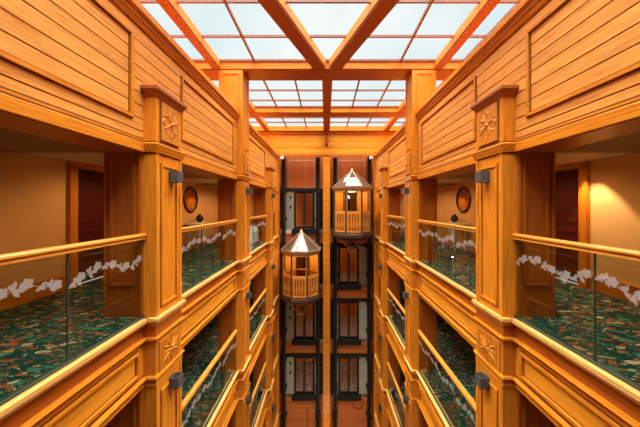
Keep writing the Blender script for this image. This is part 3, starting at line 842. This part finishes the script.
# ------------------------------------------------------------------ furniture of the corridors
for s, side in SIDES:
    t = thing('round_mirror', 'round mirror in a dark frame on the %s corridor wall' % side, 'mirror', (s*XW, 8.15, ZC + .20))
    bm = B(); n_ = 40; rr = .36
    rings = []
    for j in range(n_):
        a = 2*PI*j/n_; cs, sn = math.cos(a), math.sin(a)
        rings.append([bm.verts.new((-s*dx, r*cs, r*sn)) for r, dx in ((rr - .005, .002), (rr, .035), (rr + .035, .05), (rr + .07, .03), (rr + .07, .002))])
    for j in range(n_):
        p, q = rings[j], rings[(j+1) % n_]
        for i in range(5): bm.faces.new((p[i], q[i], q[(i+1) % 5], p[(i+1) % 5]))
    obj('mirror_frame', bm, 'mahogany', t)
    bm = B(); pa = [bm.verts.new((-s*.012, rr*math.cos(2*PI*j/n_), rr*math.sin(2*PI*j/n_))) for j in range(n_)]; pb = [bm.verts.new((-s*.004, rr*math.cos(2*PI*j/n_), rr*math.sin(2*PI*j/n_))) for j in range(n_)]
    bm.faces.new(pa); bm.faces.new(pb[::-1])
    for j in range(n_): bm.faces.new((pa[j], pb[j], pb[(j+1) % n_], pa[(j+1) % n_]))
    obj('mirror_glass', bm, 'mirror', t)
    t = thing('console_table', 'pale half-round console table with curved legs against the %s corridor wall' % side, 'table', (s*XW, 8.2, F(0) + .004))
    bm = B(); pts = [(-s*(.04 + .34*math.sin(PI*j/12)), .5*math.cos(PI*j/12)) for j in range(13)]
    hexa(bm, [(x, y, .82) for x, y in pts], [(x, y, .86) for x, y in pts]); obj('table_top', bm, 'white', t)
    for (x, y) in ((.10, .36), (.10, -.36), (.32, .15), (.32, -.15)):
        bm = B(); tube(bm, [(-s*x, y, .82), (-s*(x + .05), y*1.15, .66), (-s*(x*.9), y*.9, .34), (-s*(x*.75), y*.75, .12), (-s*(x + .02), y, .0)], [.026, .03, .02, .016, .02]); obj('leg', bm, 'white', t, smooth=True)
    t = thing('vase', 'dark globe vase on the console table by the %s corridor wall' % side, 'vase', (s*(XW - .22), 8.30, F(0) + .864))
    bm = B(); lathe(bm, [(.05, 0), (.06, .01), (.10, .06), (.12, .12), (.105, .18), (.06, .22), (.045, .235), (.055, .25)], 20); obj('vase_body', bm, 'dark_glaze', t, smooth=True)
    bm = B(); lathe(bm, [(.056, .248), (.062, .256), (.056, .264)], 20); obj('vase_lip', bm, 'black', t, smooth=True)
# white covered cart at the far end of the left corridor
t = thing('linen_cart', 'white covered cart with sloping top behind the far left railing', 'cart', (-2.69, 9.15, F(0) + .004))
bm = B(); hexa(bm, [(-.13, -.3, .10), (.13, -.3, .10), (.13, .3, .10), (-.13, .3, .10)], [(-.13, -.3, .46), (.13, -.3, .46), (.13, .3, .46), (-.13, .3, .46)]); obj('cover', bm, 'white', t)
bm = B(); hexa(bm, [(-.14, -.31, .46), (.14, -.31, .46), (.14, .31, .46), (-.14, .31, .46)], [(-.03, -.3, .64), (.03, -.3, .64), (.03, .3, .64), (-.03, .3, .64)]); obj('lid', bm, 'white', t)
for q in (-.09, .09):
    for y in (-.24, .24):
        bm = B(); lathe(bm, [(.045, -.015), (.05, 0), (.045, .015)], 12); bmesh.ops.rotate(bm, verts=bm.verts[:], cent=(0,0,0), matrix=Matrix.Rotation(PI/2, 3, 'Y')); bmesh.ops.translate(bm, verts=bm.verts[:], vec=(q, y, .05)); box(bm, q - .01, q + .01, y - .01, y + .01, .05, .10); obj('caster', bm, 'black', t)

# ------------------------------------------------------------------ light
def light(kind, name, loc, energy, color, **kw):
    l = bpy.data.lights.new(name, kind); l.energy = energy; l.color = color
    for k_, v in kw.items(): setattr(l, k_, v)
    o = bpy.data.objects.new(name, l); COL.objects.link(o); o.location = loc; return o
SUN, SPOT, LOB, CAB = 32.0, 42, 14, 50
o = light('SUN', 'sun', (0, 4, 30), SUN, (1, .97, .92), angle=math.radians(85)); o.rotation_euler = (math.radians(0), 0, 0)
WARM = (1, .62, .30)
for s, side in SIDES:
    for k in range(4):
        zc = F(k) + 2.10 if k == 0 else F(k-1) - .72
        for y in (1.9, 4.5, 5.9, 8.1, 9.4, 11.2, 13.8):
            o = light('SPOT', 'corridor_downlight', (s*(AO + .35), y, zc), SPOT if k == 0 else SPOT*.09, WARM, spot_size=math.radians(140), spot_blend=.6, shadow_soft_size=.06)
            o.rotation_euler = (0, s*math.radians(-18), 0)
light('SPOT', 'door_downlight', (XW - .28, 4.14, F(0) + 2.10), 110, (1, .78, .48), spot_size=math.radians(74), spot_blend=.2, shadow_soft_size=.05)
for k in range(5):
    for x in (-1.2, 1.2): light('POINT', 'lobby_lamp', (x, 14.4, F(k) + 2.2), LOB if k == 0 else LOB*2.5, WARM, shadow_soft_size=.1)
for y in (1.5, 4.5, 7.5, 10.5): light('POINT', 'ground_fill_light', (0, y, F(4) + 2.0), 45, (1, .72, .42), shadow_soft_size=.3)  # unseen fill lights added to brighten the lower galleries
for c, z in ((-XC, F(1)), (XC, F(0))): light('POINT', 'cab_lamp', (c, YCAB, z + 1.9), CAB, (1, .75, .4), shadow_soft_size=.08)

wd = bpy.data.worlds.new('sky'); scene.world = wd; wd.use_nodes = True
nt = wd.node_tree; bg = nt.nodes['Background']
tc = nt.nodes.new('ShaderNodeTexCoord'); nz = nt.nodes.new('ShaderNodeTexNoise'); nz.inputs['Scale'].default_value = 3.0; nz.inputs['Detail'].default_value = 3
nt.links.new(tc.outputs['Generated'], nz.inputs['Vector'])
r = ramp(nt, [(.36, (.78, .89, .93)), (.60, (1.0, 1.0, .99))]); nt.links.new(nz.outputs['Fac'], r.inputs[0])
nt.links.new(r.outputs[0], bg.inputs[0]); bg.inputs[1].default_value = .92

# ------------------------------------------------------------------ camera and view
cam = bpy.data.cameras.new('camera'); co = bpy.data.objects.new('camera', cam); COL.objects.link(co)
co.location = (-.05, 0, ZC); co.rotation_euler = (PI/2, 0, 0)
cam.sensor_width = 36; cam.lens = 253/640*36
cam.shift_x = -5.5/640; cam.shift_y = -7.5/640
cam.clip_start = .05; cam.clip_end = 200
scene.camera = co
vs = scene.view_settings
vs.view_transform = 'Standard'; vs.look = 'None'; vs.exposure = 0; vs.gamma = 1; vs.use_curve_mapping = False
